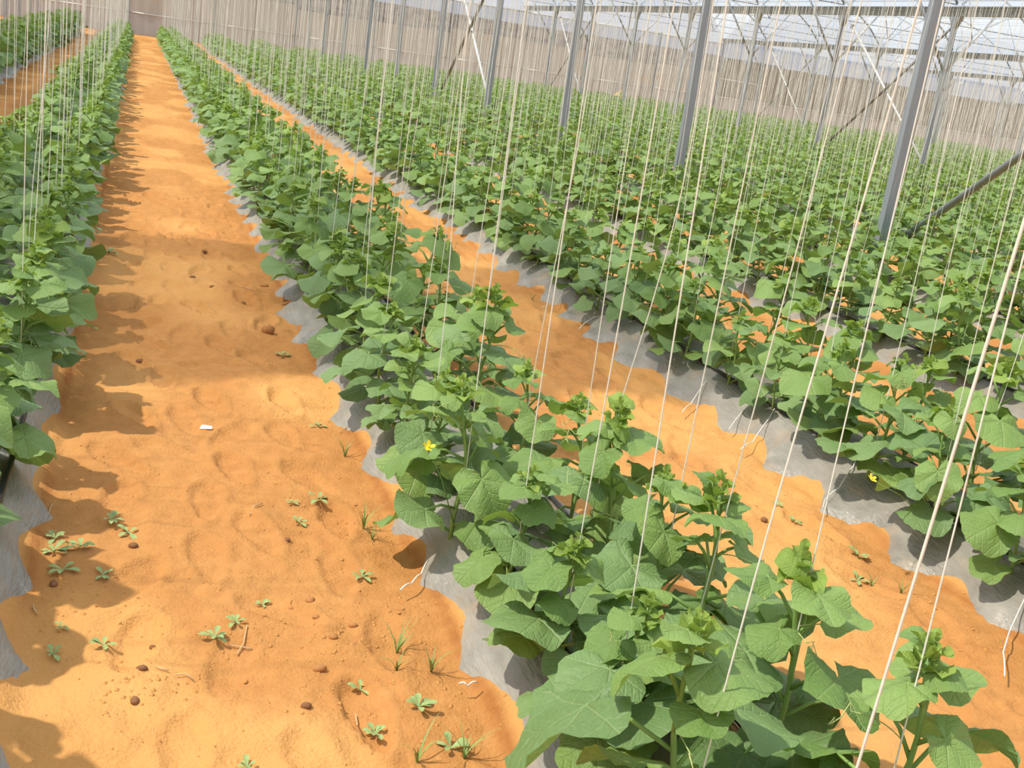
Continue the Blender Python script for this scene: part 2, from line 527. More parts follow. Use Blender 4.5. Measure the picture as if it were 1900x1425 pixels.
def build_mulch(bi, a, b, y_end):
    y0 = 0.6 if bi < 8 else 4.0
    ys, y = [], y0
    while y < y_end:
        ys.append(y)
        y += max(0.03, 0.009 * y) if bi < 6 else max(0.2, 0.02 * y)
    ys = np.array(ys + [y_end])
    def scallop(ph, sign):
        t = ys / 0.44 + 0.9 * vnoise(ys * 1.1 + ph, ys * 0 + ph)
        saw = t - np.floor(t)
        lobe = np.abs(saw * 2 - 1) ** 1.4
        amp = (0.10 if bi != 1 else 0.055) + 0.09 * vnoise(ys * 0.9 + 3 * ph, ys * 0 + 2)
        return lobe * amp - 0.045 + 0.05 * vnoise(ys * 2.3, ys * 0 + ph) + 0.02 * vnoise(ys * 9.3, ys * 0 + ph)
    ea = a - scallop(bi * 3.7 + 1.3, -1)
    eb = b + scallop(bi * 5.1 + 2.9, 1)
    ts = np.array([0, .03, .07, .13, .2, .3, .42, .55, .68, .8, .88, .93, .97, 1.0])
    X = ea[:, None] + (eb - ea)[:, None] * ts[None, :]
    Y = np.repeat(ys[:, None], len(ts), 1)
    d = np.minimum(ts, 1 - ts)[None, :] * (eb - ea)[:, None]
    lift = -0.012 + 0.034 * smooth(d / 0.05)
    wr = 0.010 * vnoise(X * 9, Y * 13 + bi) + 0.007 * vnoise(X * 25, Y * 21 + bi)
    gfull = ground_h(X.ravel(), Y.ravel()).reshape(X.shape) if bi < 6 else (rise(X, Y) + 0.105 * bed_profile(X))
    Z = gfull + lift + wr * smooth(d / 0.06)
    n = len(ts)
    v = np.stack([X, Y, Z], -1).reshape(-1, 3)
    mb = MB()
    mb.add(v.tolist(), [(r * n + c, r * n + c + 1, (r + 1) * n + c + 1, (r + 1) * n + c) for r in range(len(ys) - 1) for c in range(n - 1)])
    o = mb.build('mulch_film', MULCH, None, True)
    tag(o, 'silver plastic mulch film covering ' + bed_name(bi), 'mulch film', 'mulch films over the beds')

def bed_in_view(b):
    a, c, _, ye = b
    Y = np.linspace(1.0, ye, 60)
    x, y, d = project(np.stack([np.full(60, c), Y, np.full(60, 0.2)], -1))
    return bool(((d > 0.3) & (x > -250) & (x < 2250) & (y > -100) & (y < 1800)).any())

for bi, (a, b, lines, ye) in enumerate(BEDS):
    if bed_in_view(BEDS[bi]):
        build_mulch(bi, a, b, ye)

for bi in range(1, 6):
    for li, x in enumerate(BEDS[bi][2]):
        pts = []
        for y in np.arange(0.6, 14.0, 0.12):
            xx = x + 0.05 + 0.02 * float(vnoise(y * 0.9, bi * 3 + li))
            pts.append((xx, y, gh(xx, y) + 0.034))
        o = MB().tube(pts, 0.0085, 6).build('drip_hose', HOSE, None, True)
        tag(o, f'black drip hose, {("first", "second")[li]} line, {bed_name(bi)[4:]}', 'hose', 'drip hoses')

# ------------------------------------------------------------------ back wall
wall = empty('wall_back', (0, WALL_Y, 0))
tag(wall, 'back wall of net and film panels behind the melon rows', kind='structure')

def wavy_panel(name, x0, x1, z0, z1, mat, y, amp=0.02, nz=3):
    n = 10
    xs_ = np.linspace(x0, x1, n)
    zs_ = np.linspace(z0, z1, nz)
    ph = random.uniform(0, 6)
    vs = [(x, y + amp * math.sin(x * 5.2 + ph) + amp * 0.6 * math.sin(z * 2.2 + ph * 2), z) for z in zs_ for x in xs_]
    fs = [(r * n + c, r * n + c + 1, (r + 1) * n + c + 1, (r + 1) * n + c) for r in range(nz - 1) for c in range(n - 1)]
    return MB().add(vs, fs).build(name, mat, wall, True)

BAY = 9.55 / 3
bay_x = [GUTTER_X[1] + BAY * k for k in range(-3, 16)]
for k in range(len(bay_x) - 1):
    x0, x1 = bay_x[k], bay_x[k + 1]
    if x1 < 25.3:
        t = 2.15 + 0.12 * math.sin(k * 1.7)
        wavy_panel('apron_panel', x0, x1, -0.05, 1.06, APRON, 0.0)
        wavy_panel('net_panel', x0, x1, 1.06, t, NET_BEIGE, 0.0)
        wavy_panel('net_panel', x0, x1, t, 2.86, NET_GREY, 0.0)
        wavy_panel('film_panel', x0, x1, 2.86, 3.40, NET_LILAC, 0.0)
    else:
        wavy_panel('apron_panel', x0, x1, -0.05, 1.02, APRON, 0.0)
        wavy_panel('net_panel', x0, x1, 1.02, 2.78 + 0.06 * math.sin(k * 2.3), NET_BROWN, 0.0)
        wavy_panel('film_panel', x0, x1, 2.70, 3.55, NET_LILAC, 0.02)
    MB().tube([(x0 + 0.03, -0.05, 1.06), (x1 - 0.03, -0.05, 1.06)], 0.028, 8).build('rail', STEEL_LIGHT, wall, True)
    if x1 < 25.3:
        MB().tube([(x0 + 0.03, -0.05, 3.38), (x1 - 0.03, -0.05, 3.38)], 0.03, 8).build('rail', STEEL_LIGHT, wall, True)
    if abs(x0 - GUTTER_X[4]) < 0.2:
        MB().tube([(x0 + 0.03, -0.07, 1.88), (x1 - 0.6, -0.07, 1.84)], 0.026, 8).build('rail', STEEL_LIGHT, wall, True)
for x in bay_x:
    MB().box((x - 0.03, -0.13, -0.1), (x + 0.03, -0.06, 3.45)).build('wall_post', STEEL, wall)

ARCH_H = 2.05
def arch_z(x, gi):
    w = GUTTER_X[gi + 1] - GUTTER_X[gi]
    t = (x - GUTTER_X[gi]) / w
    return GUTTER_Z + 0.17 + ARCH_H * math.sin(math.pi * min(max(t, 0), 1)) ** 0.72

for gi in range(len(GUTTER_X) - 1):
    n = 16
    xs_ = np.linspace(GUTTER_X[gi], GUTTER_X[gi + 1], n + 1)
    vs = [(x, 0.0, 3.40) for x in xs_] + [(x, 0.0, arch_z(x, gi)) for x in xs_]
    MB().add(vs, [(i, i + 1, n + 2 + i, n + 1 + i) for i in range(n)]).build('gable_panel', GABLE_FILM, wall)
    for fx in (0.25, 0.5, 0.75):
        x = GUTTER_X[gi] + fx * 9.55
        MB().tube([(x, -0.06, 3.4), (x, -0.06, arch_z(x, gi) - 0.03)], 0.02, 6).build('gable_post', STEEL, wall, True)

# side walls of plain film
for nm, x, s in (('wall_left', GUTTER_X[0], 'shaded'), ('wall_right', GUTTER_X[-1], 'sunny')):
    mb = MB()
    mb.add([(x, -6, 0), (x, WALL_Y, 0), (x, WALL_Y, 3.5), (x, -6, 3.5)], [(0, 1, 2, 3)])
    o = mb.build(nm, NET_LILAC)
    tag(o, f'translucent film side wall on the {s} side of the greenhouse', kind='structure')

# ------------------------------------------------------------------ roof film (one sheet per bay between arches)
roof = empty('ceiling')
tag(roof, 'arched roof of clear polythene sheets over the greenhouse', kind='structure')
for gi in range(len(GUTTER_X) - 1):
    n = 20
    xs_ = np.linspace(GUTTER_X[gi], GUTTER_X[gi + 1], n + 1)
    for k in range(len(FRAME_Y) - 1):
        y0, y1 = FRAME_Y[k], FRAME_Y[k + 1]
        if y1 < 0 and gi > 2:
            continue
        vs = [(x, y, arch_z(x, gi)) for y in (y0, y1) for x in xs_]
        MB().add(vs, [(i, i + 1, n + 2 + i, n + 1 + i) for i in range(n)]).build('roof_sheet', ROOF_FILM, roof, True)

# unseen second sheets added over the roof to shade bands of the rows below
def shade_patch(gi, t0, t1, y0, y1, mat=SHADE_FILM):
    n = 14
    w = GUTTER_X[gi + 1] - GUTTER_X[gi]
    xs_ = [GUTTER_X[gi] + w * (t0 + (t1 - t0) * i / n) for i in range(n + 1)]
    vs = [(x, y + 0.12 * math.sin(i * 1.3 + (2 if y == y1 else 0)), arch_z(x, gi) + 0.03) for y in (y0, y1) for i, x in enumerate(xs_)]
    return MB().add(vs, [(i, i + 1, n + 2 + i, n + 1 + i) for i in range(n)]).build('roof_sheet', mat, roof, True)  # extra sheet put in only for the shade it throws
shade_patch(1, 0.0, 0.30, 4.6, 7.5)
for ya in range(8, 44, 4):
    shade_patch(0, 0.74, 1.0, ya + 0.05, ya + 3.95, SIDE_SHADE_FILM)  # added along the gutter so the outermost bed lies in shade

# ------------------------------------------------------------------ gutters, posts, trusses
aisle = {1: 'past the shaded bed', 2: 'closest to the paths', 3: 'second from the paths', 4: 'third from the paths', 5: 'fourth from the paths', 6: 'beside the sunny side wall', 0: 'beside the shaded side wall'}
for gi, x in enumerate(GUTTER_X):
    z = GUTTER_Z
    prof = [(x - 0.055, z), (x + 0.055, z), (x + 0.13, z + 0.16), (x + 0.15, z + 0.16), (x + 0.15, z + 0.175), (x + 0.118, z + 0.175), (x + 0.045, z + 0.02),
            (x - 0.045, z + 0.02), (x - 0.118, z + 0.175), (x - 0.15, z + 0.175), (x - 0.15, z + 0.16), (x - 0.13, z + 0.16)]
    g = empty('roof_gutter', (0, 0, 0))
    tag(g, f'long galvanised roof gutter of the post line {aisle[gi]}', 'gutter', 'roof gutters')
    for k in range(len(FRAME_Y) - 1):
        MB().prism(prof, FRAME_Y[k] + (0.004 if k else 0), FRAME_Y[k + 1]).build('gutter_section', STEEL, g)

def seen(P, margin=120):
    x, y, d = project(np.array(P, float))
    return bool(np.any((d > 0.5) & (x > -margin) & (x < 1900 + margin) & (y > -margin) & (y < 1425 + margin)))

post_mesh_n = {}
def make_post(x, y, gi, rank):
    z0 = gh(x, y) - 0.05
    p = empty('steel_post', (x, y, 0))
    tag(p, f'{ordinal(rank)} galvanised steel post from the front in the line {aisle[gi]}', 'post', 'steel roof posts')
    prof = [(-0.05, -0.035), (0.05, -0.035), (0.05, 0.035), (0.022, 0.035), (0.022, 0.022), (-0.022, 0.022), (-0.022, 0.035), (-0.05, 0.035)]
    vs = [(a, b, z0) for a, b in prof] + [(a, b, GUTTER_Z) for a, b in prof]
    n = len(prof)
    fs = [(i, (i + 1) % n, n + (i + 1) % n, n + i) for i in range(n)]
    MB().add(vs, fs + [tuple(range(n, 2 * n))]).build('post_body', STEEL, p)
    for s in (-1, 1):
        vs = [(-0.055 * 1, s * 0.036, GUTTER_Z - 0.26), (0.055, s * 0.036, GUTTER_Z - 0.26), (0.055, s * 0.19, GUTTER_Z - 0.02), (0.055, s * 0.19, GUTTER_Z), (0.055, s * 0.036, GUTTER_Z)]
        a = [(0.055, q[1], q[2]) for q in vs]
        mb = MB()
        tri = [(0.036 * s, GUTTER_Z - 0.24), (0.16 * s, GUTTER_Z - 0.03), (0.16 * s, GUTTER_Z), (0.036 * s, GUTTER_Z)]
        mb.add([(-0.05, a_, b_) for a_, b_ in tri] + [(0.05, a_, b_) for a_, b_ in tri], [(0, 1, 2, 3), (7, 6, 5, 4), (0, 4, 5, 1), (1, 5, 6, 2), (2, 6, 7, 3), (3, 7, 4, 0)])
        mb.build('gutter_bracket', STEEL_DARK, p)
    for s, m in ((-1, STEEL), (1, STEEL_LIGHT)):  # lit look of one brace comes from its paler steel
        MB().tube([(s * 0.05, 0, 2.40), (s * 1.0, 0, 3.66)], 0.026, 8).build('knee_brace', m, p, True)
    MB().box((-0.058, -0.043, 2.36), (0.058, 0.043, 2.42)).build('clamp', STEEL_DARK, p)
    return p

for gi, x in enumerate(GUTTER_X):
    rank = 0
    for y in FRAME_Y[1:-1] if gi != 0 else []:
        if seen([[x, y, z] for z in (0.4, 1.0, 1.8, 2.6, 3.4)], 60 if gi != 2 else 260):
            rank += 1
            make_post(x, y, gi, rank)

# diagonal wind braces in some bays, the sunlit ones coloured paler
def brace(x, ya, za, yb, zb, r, mat, label):
    MBt = MB().tube([(x, ya, za), (x, yb, zb)], r, 8)
    o = MBt.build('wind_brace', mat, None, True)
    tag(o, label, 'brace', 'diagonal wind braces')
    for (yy, zz) in ((ya, za), (yb, zb)):
        MB().box((x - 0.04, yy - 0.035, zz - 0.045), (x + 0.035, yy + 0.035, zz + 0.045)).build('clamp', STEEL_DARK, o)
brace(6.085, 7.80, 0.42, 3.9, 3.35, 0.030, STEEL, 'grey diagonal brace pipe clamped to the first big steel post')
brace(6.09, 23.78, 0.45, 19.95, 3.45, 0.030, STEEL_DARK, 'dark diagonal brace crossing a pale one in the post line closest to the paths')
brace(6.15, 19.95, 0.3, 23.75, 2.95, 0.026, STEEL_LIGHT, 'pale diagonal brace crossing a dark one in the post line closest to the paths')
brace(15.64, 23.78, 0.45, 19.95, 3.4, 0.030, STEEL_DARK, 'dark diagonal brace behind the first big post, second post line')
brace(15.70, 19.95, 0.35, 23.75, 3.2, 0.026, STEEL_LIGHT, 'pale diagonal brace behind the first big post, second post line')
brace(15.64, 43.78, 0.45, 39.95, 3.4, 0.030, STEEL_DARK, 'dark diagonal brace near the back wall in the second post line')
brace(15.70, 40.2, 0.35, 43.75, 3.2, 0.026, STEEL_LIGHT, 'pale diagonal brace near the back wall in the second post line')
brace(25.18, 43.78, 0.45, 39.95, 3.4, 0.030, STEEL_DARK, 'dark diagonal brace near the back wall in the third post line')
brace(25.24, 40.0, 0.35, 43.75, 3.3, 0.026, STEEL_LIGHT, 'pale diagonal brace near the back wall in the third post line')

# trusses: tie, arch, webs
for gi in range(1, 5):
    x0, x1 = GUTTER_X[gi], GUTTER_X[gi + 1]
    rank = 0
    for y in FRAME_Y:
        probe = [[x0 + 9.55 * t, y, z] for t in np.linspace(0, 1, 12) for z in (3.65, 4.6)]
        if not seen(probe, 80) or y > WALL_Y - 0.1:
            continue
        rank += 1
        t = empty('roof_truss', (x0, y, 0))
        tag(t, f'{ordinal(rank)} tubular roof truss from the front, span past the line {aisle[gi]}', 'truss', 'tubular roof trusses')
        MB().tube([(0.05, 0, 3.66), (9.5, 0, 3.66)], 0.013, 6).build('tie_bar', STEEL, t, True)
        pts = [(x - x0, 0, arch_z(x, gi) - 0.045) for x in np.linspace(x0 + 0.06, x1 - 0.06, 19)]
        MB().tube(pts, 0.027, 6).build('arch_rib', STEEL, t, True)
        for wx in (2.6, 6.95):
            top = wx + (1.0 if wx < 4.7 else -1.0) * 0.7
            MB().tube([(wx, 0, 3.66), (top, 0, arch_z(x0 + top, gi) - 0.06)], 0.012, 6).build('web_bar', STEEL, t, True)
            top2 = wx - (1.0 if wx < 4.7 else -1.0) * 0.8
            MB().tube([(wx, 0, 3.66), (top2, 0, arch_z(x0 + top2, gi) - 0.06)], 0.012, 6).build('web_bar', STEEL, t, True)

# roof purlins
for gi in range(1, 5):
    for j, tt in enumerate((0.2, 0.5, 0.8)):
        x = GUTTER_X[gi] + 9.55 * tt
        z = arch_z(x, gi) - 0.085
        if not seen([[x, y, z] for y in np.linspace(5, 47, 30)], 40):
            continue
        o = MB().tube([(x, -4, z), (x, WALL_Y - 0.05, z)], 0.02, 6).build('roof_purlin', STEEL, None, True)
        tag(o, f'long steel roof purlin, {("rising", "ridge", "falling")[j]} side of the span past the line {aisle[gi]}', 'purlin', 'roof purlins')

# ------------------------------------------------------------------ leaves
def leaf_geometry(seed, na, nr, crinkle=1.0, cup=0.0):
    rs = random.Random(seed)
    ph = [rs.uniform(0, 6.28) for _ in range(6)]
    lob = rs.uniform(0.03, 0.065)
    teeth = [rs.uniform(-1, 1) * 0.026 for _ in range(na + 1)]
    droop = rs.uniform(0.06, 0.26)
    fold = rs.uniform(-0.10, 0.16) + cup
    twist = rs.uniform(-0.12, 0.12)
    asym = rs.uniform(-0.05, 0.05)
    vs, uv, fs = [(0.0, 0.0, 0.0)], [(0.0, 0.0)], []
    th = np.linspace(-math.pi * 0.955, math.pi * 0.955, na + 1)
    for r_i in range(1, nr + 1):
        t = r_i / nr
        for k, a in enumerate(th):
            aa = abs(a)
            R = 0.53 + 0.085 * math.cos(a) + asym * math.sin(a)
            R *= 1.03 - lob * 2.3 * (1 - abs(math.cos(math.pi * aa / 1.05)) ** 0.55)
            if aa > 2.62:
                R *= 1 - 0.72 * smooth_f((aa - 2.62) / 0.40)
            R *= 1 + teeth[k] * (1 if r_i == nr else 0)
            r = R * t
            x, y = r * math.sin(a), r * math.cos(a)
            z = -droop * r * r * 1.5 + fold * abs(x) * (0.6 + r) + twist * x * y * 2
            z += 0.075 * crinkle * t * t * math.sin(3 * a + ph[0]) * r / 0.5 + 0.045 * crinkle * t * t * math.sin(5 * a + ph[1])
            vein = abs(((a / 1.05) + 0.5) % 1.0 - 0.5)           # 0 on a vein, 0.5 between
            z += 0.055 * crinkle * (vein - 0.2) * math.sin(math.pi * min(1, t * 0.92)) * 1.2
            z += 0.022 * crinkle * math.sin(9 * x / 0.3 + ph[2]) * math.sin(8 * y / 0.3 + ph[3]) * t
            vs.append((x, y + 0.04 * t, z))
            uv.append((x, y))
    m = na + 1
    for k in range(na):
        fs.append((0, 1 + k + 1, 1 + k))
    for r_i in range(1, nr):
        a0, b0 = 1 + (r_i - 1) * m, 1 + r_i * m
        for k in range(na):
            fs.append((a0 + k, a0 + k + 1, b0 + k + 1, b0 + k))
    return vs, uv, fs

def smooth_f(t):
    t = min(1.0, max(0.0, t))
    return t * t * (3 - 2 * t)

def mesh_uv(name, vs, uv, fs, mats, mat_idx=None):
    m = bpy.data.meshes.new(name)
    m.from_pydata(vs, [], fs)
    for mt in mats:
        m.materials.append(mt)
    lay = m.uv_layers.new(name='UVMap')
    li = np.empty(len(m.loops), np.int32)
    m.loops.foreach_get('vertex_index', li)
    lay.data.foreach_set('uv', np.asarray(uv, np.float32)[li].ravel())
    m.polygons.foreach_set('use_smooth', np.ones(len(m.polygons), bool))
    if mat_idx is not None:
        m.polygons.foreach_set('material_index', np.asarray(mat_idx, np.int32))
    m.update()
    return m

N_LEAF = 7
AGE_MATS = (LEAF_OLD, LEAF_MID, LEAF_YOUNG)
LODS = {'hi': (40, 6), 'mid': (20, 3), 'low': (10, 2)}
leaf_geo = {l: [leaf_geometry(100 + i, na, nr) for i in range(N_LEAF)] for l, (na, nr) in LODS.items()}
leaf_mesh = {}
for l in ('hi', 'mid'):
    for i in range(N_LEAF):
        for a in range(3):
            leaf_mesh[l, i, a] = mesh_uv('leaf', *leaf_geo[l][i], [AGE_MATS[a]])

# ------------------------------------------------------------------ plant prototypes (unit: metres, tip near z = 0.36)
def tip_geometry(seed, na, nr):
    rs = random.Random(seed)
    V, U, Fc = [], [], []
    def put(g, Mx):
        o = len(V)
        V.extend(tuple(Mx @ Vector(v)) for v in g[0])
        U.extend(g[1])
        Fc.extend(tuple(k + o for k in f) for f in g[2])
    n = 11
    for i in range(n):
        t = i / (n - 1)
        g = leaf_geometry(seed * 31 + i, na, nr, 2.0, rs.uniform(0.1, 0.45))
        s = (0.070 - 0.052 * t) * rs.uniform(0.8, 1.15)
        az = i * 2.4 + rs.uniform(-.5, .5)
        tilt = 0.05 + 1.15 * t + rs.uniform(-.3, .3)            # inner leaves stand upright
        r = 0.020 * (1 - t) + 0.004
        Mx = (Matrix.Translation((r * math.cos(az), r * math.sin(az), -0.035 + 0.070 * t + rs.uniform(-.006, .006))) @ Matrix.Rotation(az - math.pi / 2, 4, 'Z')
              @ Matrix.Rotation(tilt, 4, 'X') @ Matrix.Rotation(rs.uniform(-.4, .4), 4, 'Y') @ Matrix.Diagonal((s * 0.8, s, s, 1)))
        put(g, Mx)
    return V, U, Fc

class Proto:
    pass

def make_proto(seed):
    rs = random.Random(seed * 17 + 3)
    P = Proto()
    H = 0.455
    n = rs.randint(14, 16)
    lean = (rs.uniform(-.05, .05), rs.uniform(-.05, .05))
    w = [rs.uniform(0, 6.28) for _ in range(2)]
    def axis_at(t):
        return Vector((lean[0] * t + 0.010 * math.sin(t * 7 + w[0]), lean[1] * t + 0.010 * math.cos(t * 6 + w[1]), H * t))
    sm = MB()
    sm.tube([axis_at(t) - Vector((0, 0, 0.03 if t == 0 else 0)) for t in np.linspace(0, 1, 10)], [0.0075 - 0.003 * t for t in np.linspace(0, 1, 10)], 6)
    P.leaves = []
    az = rs.uniform(0, 6.28)
    for i in range(n):
        t = 0.04 + 0.91 * (i / (n - 1)) ** 1.12
        az += 2.4 + rs.uniform(-.45, .45)
        base = axis_at(t)
        if i < n * 0.55:
            size = rs.uniform(0.150, 0.210)
            plen = rs.uniform(0.09, 0.17)
            elev = math.radians(rs.uniform(8, 42))
            age = 0 if rs.random() < 0.6 else 1
        elif i < n - 2:
            size = rs.uniform(0.100, 0.155)
            plen = rs.uniform(0.06, 0.11)
            elev = math.radians(rs.uniform(32, 58))
            age = 1
        else:
            size = rs.uniform(0.060, 0.085)
            plen = rs.uniform(0.03, 0.055)
            elev = math.radians(rs.uniform(45, 65))
            age = 2 if rs.random() < 0.5 else 1
        out = Vector((math.cos(az), math.sin(az), 0))
        end = base + out * plen * math.cos(elev) + Vector((0, 0, plen * math.sin(elev)))
        midp = base.lerp(end, 0.5) + Vector((0, 0, plen * 0.10))
        sm.tube([base, midp, end], [0.0046, 0.0040, 0.0032], 5)
        tilt = -math.radians(rs.uniform(-8, 34))
        roll = math.radians(rs.uniform(-20, 20))
        rot = Matrix.Rotation(az - math.pi / 2 + rs.uniform(-.35, .35), 4, 'Z') @ Matrix.Rotation(tilt, 4, 'X') @ Matrix.Rotation(roll, 4, 'Y')
        P.leaves.append((end, rot, size / 1.08, rs.randrange(N_LEAF), age))
    P.stem_mb = sm
    P.tip_at = axis_at(1.0)
    P.tip_hi = tip_geometry(seed + 50, 14, 3)
    P.tip_low = tip_geometry(seed + 50, 6, 1)
    P.tend = []
    for j in range(2):
        t = rs.uniform(0.5, 0.9)
        b = axis_at(t)
        a = rs.uniform(0, 6.28)
        L = rs.uniform(0.10, 0.20)
        pts = []
        for s in np.linspace(0, 1, 14):
            curl = smooth_f((s - 0.6) / 0.4)
            pts.append(b + Vector((math.cos(a + 0.5 * s), math.sin(a + 0.5 * s), 0)) * L * s * (1 - 0.25 * curl) + Vector((0.018 * math.sin(curl * 7), 0, L * (0.65 * s - 0.75 * s * s) + 0.018 * math.sin(curl * 9))))
        P.tend.append(MB().tube(pts, 0.0013, 4).mesh('tendril', TENDRIL, True))
    P.stem = sm.mesh('stem', STEM, True)
    P.tip_mesh = {'hi': mesh_uv('growing_tip', *P.tip_hi, [LEAF_YOUNG]), 'mid': mesh_uv('growing_tip', *tip_geometry(seed + 50, 8, 2), [LEAF_YOUNG])}
    return P

PROTOS = [make_proto(i) for i in range(9)]

# one joined mesh per prototype for the mass of plants nobody counts
def joined(P, lod, name):
    V, U, Fc, MI = [], [], [], []
    def put(vs, us, fs, mi):
        o = len(V)
        V.extend(tuple(v) for v in vs); U.extend(us)
        Fc.extend(tuple(k + o for k in f) for f in fs); MI.extend([mi] * len(fs))
    for end, rot, s, vi, age in P.leaves:
        Mx = Matrix.Translation(end) @ rot @ Matrix.Scale(s, 4)
        g = leaf_geo[lod][vi]
        put([Mx @ Vector(v) for v in g[0]], g[1], g[2], age)
    g = P.tip_low
    put([Vector(v) + P.tip_at for v in g[0]], g[1], g[2], 2)
    sv = MB()
    sv.tube([(0, 0, -0.03), P.tip_at * 0.5, P.tip_at], 0.006, 4)
    put(sv.v, [(0, 0)] * len(sv.v), sv.f, 3)
    m = mesh_uv(name, V, U, Fc, [*AGE_MATS, STEM], MI)
    return m

# ------------------------------------------------------------------ where the plants stand
# tips of the plants in the front of the middle bed: (y, tip height)
FRONT = {(2, 0): [(0.65, .50), (1.0, .50), (1.36, .60), (1.68, .46), (1.95, .46), (2.31, .46), (2.66, .56), (3.02, .48), (3.40, .48), (3.77, .49)],
         (2, 1): [(0.86, .58), (1.25, .60), (1.60, .59), (1.90, .60), (2.10, .54), (2.42, .59), (2.67, .52), (3.10, .49), (3.67, .61), (3.99, .53), (4.35, .55), (4.67, .65), (5.05, .58), (5.40, .58), (5.73, .63)]}
spots = []
pr_ = random.Random(21)
for bi, (a, b, lines, ye) in enumerate(BEDS):
    for li, x in enumerate(lines):
        y = 0.55 + 0.19 * li + pr_.uniform(0, 0.2)
        fr = FRONT.get((bi, li))
        if fr:
            for fy, fh in fr:
                spots.append([bi, li, x + pr_.uniform(-.02, .02), fy, fh])
            y = fr[-1][0] + 0.4
        while y < ye:
            yy = y + pr_.uniform(-.05, .05)
            h = (0.57 if li == (0 if bi < 2 else 1) else 0.52) + 0.05 * min(1, yy / 30) + pr_.uniform(-.06, .08) + (0.14 if bi == 0 else 0)
            xx = x + pr_.uniform(-.035, .035) - (0.09 if bi == 1 and li == 1 and yy < 2.9 else 0)
            h += 0.05 if bi == 1 and yy < 2.9 else 0
            if min(abs(xx - g) + abs(yy - f) * 0.8 for g in GUTTER_X for f in FRAME_Y) > 0.16:
                spots.append([bi, li, xx, yy, h])
            y += 0.36
S = np.array([[s[2], s[3], s[4]] for s in spots])
px, py, dp = project(np.stack([S[:, 0], S[:, 1], S[:, 2] * 0.75], -1))
base_ok = (dp > 0.4) & (px > -420) & (px < 2500) & (py > -120) & (py < 2100)
rad = F_PX * 0.20 / np.maximum(dp, 0.4)
inview = (dp > 0.4) & (px > -0.55 * rad) & (px < 1900 + 0.55 * rad) & (py < 1425 + 0.8 * rad) & (py > -40)
score = np.where(inview, 1 / np.maximum(dp, 0.4), 0)
order = np.argsort(-score)
single = set(int(i) for i in order[:300])
single = {i for i in single if inview[i]}

def crop_name(bi, li):
    if bi == 0: return f'{("outer", "inner")[li]} line of the outermost bed past the shaded bed'
    if bi == 1: return f'{("outer", "path-side")[li]} line of bed along shaded path edge'
    if bi == 2: return f'{("wide-path", "narrow-path")[li]} line of the middle bed'
    return f'{("near", "far")[li]} line, {ordinal(bi - 2)} bed beyond narrow path'

rank_of = {}
for key in sorted(set((spots[i][0], spots[i][1]) for i in single)):
    mem = sorted((i for i in single if (spots[i][0], spots[i][1]) == key), key=lambda i: spots[i][3])
    for r, i in enumerate(mem):
        rank_of[i] = r + 1

pl = random.Random(77)
def build_plant(i):
    bi, li, x, y, h = spots[i]
    z = gh(x, y) + 0.012
    P = PROTOS[pl.randrange(len(PROTOS))]
    lod = 'hi' if dp[i] < 4.2 else 'mid'
    s = (h - (z - float(rise(x, y)))) / 0.505
    root = empty('melon_plant', (x, y, z), pl.uniform(0, 6.28), s)
    tag(root, f'{ordinal(rank_of[i])} melon plant from the front, {crop_name(bi, li)}', 'plant', 'young melon plants')
    link('stem', P.stem, root)
    for end, rot, size, vi, age in P.leaves:
        o = link('leaf', leaf_mesh[lod, vi, age], root)
        jit = Euler((pl.gauss(0, .16), pl.gauss(0, .16), pl.gauss(0, .28))).to_matrix().to_4x4()
        sz = size * pl.uniform(0.88, 1.12) / max(0.85, min(1.2, s)) ** 0.5 * (1.28 if bi == 2 and y < 2.05 and age == 0 else 1.0)
        o.matrix_local = Matrix.Translation(end) @ rot @ jit @ Matrix.Scale(sz, 4)
    o = link('growing_tip', P.tip_mesh[lod], root)
    o.location = P.tip_at
    if dp[i] < 6:
        for tm in P.tend:
            if pl.random() < 0.7:
                link('tendril', tm, root)
    return root

plants = {i: build_plant(i) for i in sorted(single, key=lambda i: (spots[i][0], spots[i][1], spots[i][3]))}

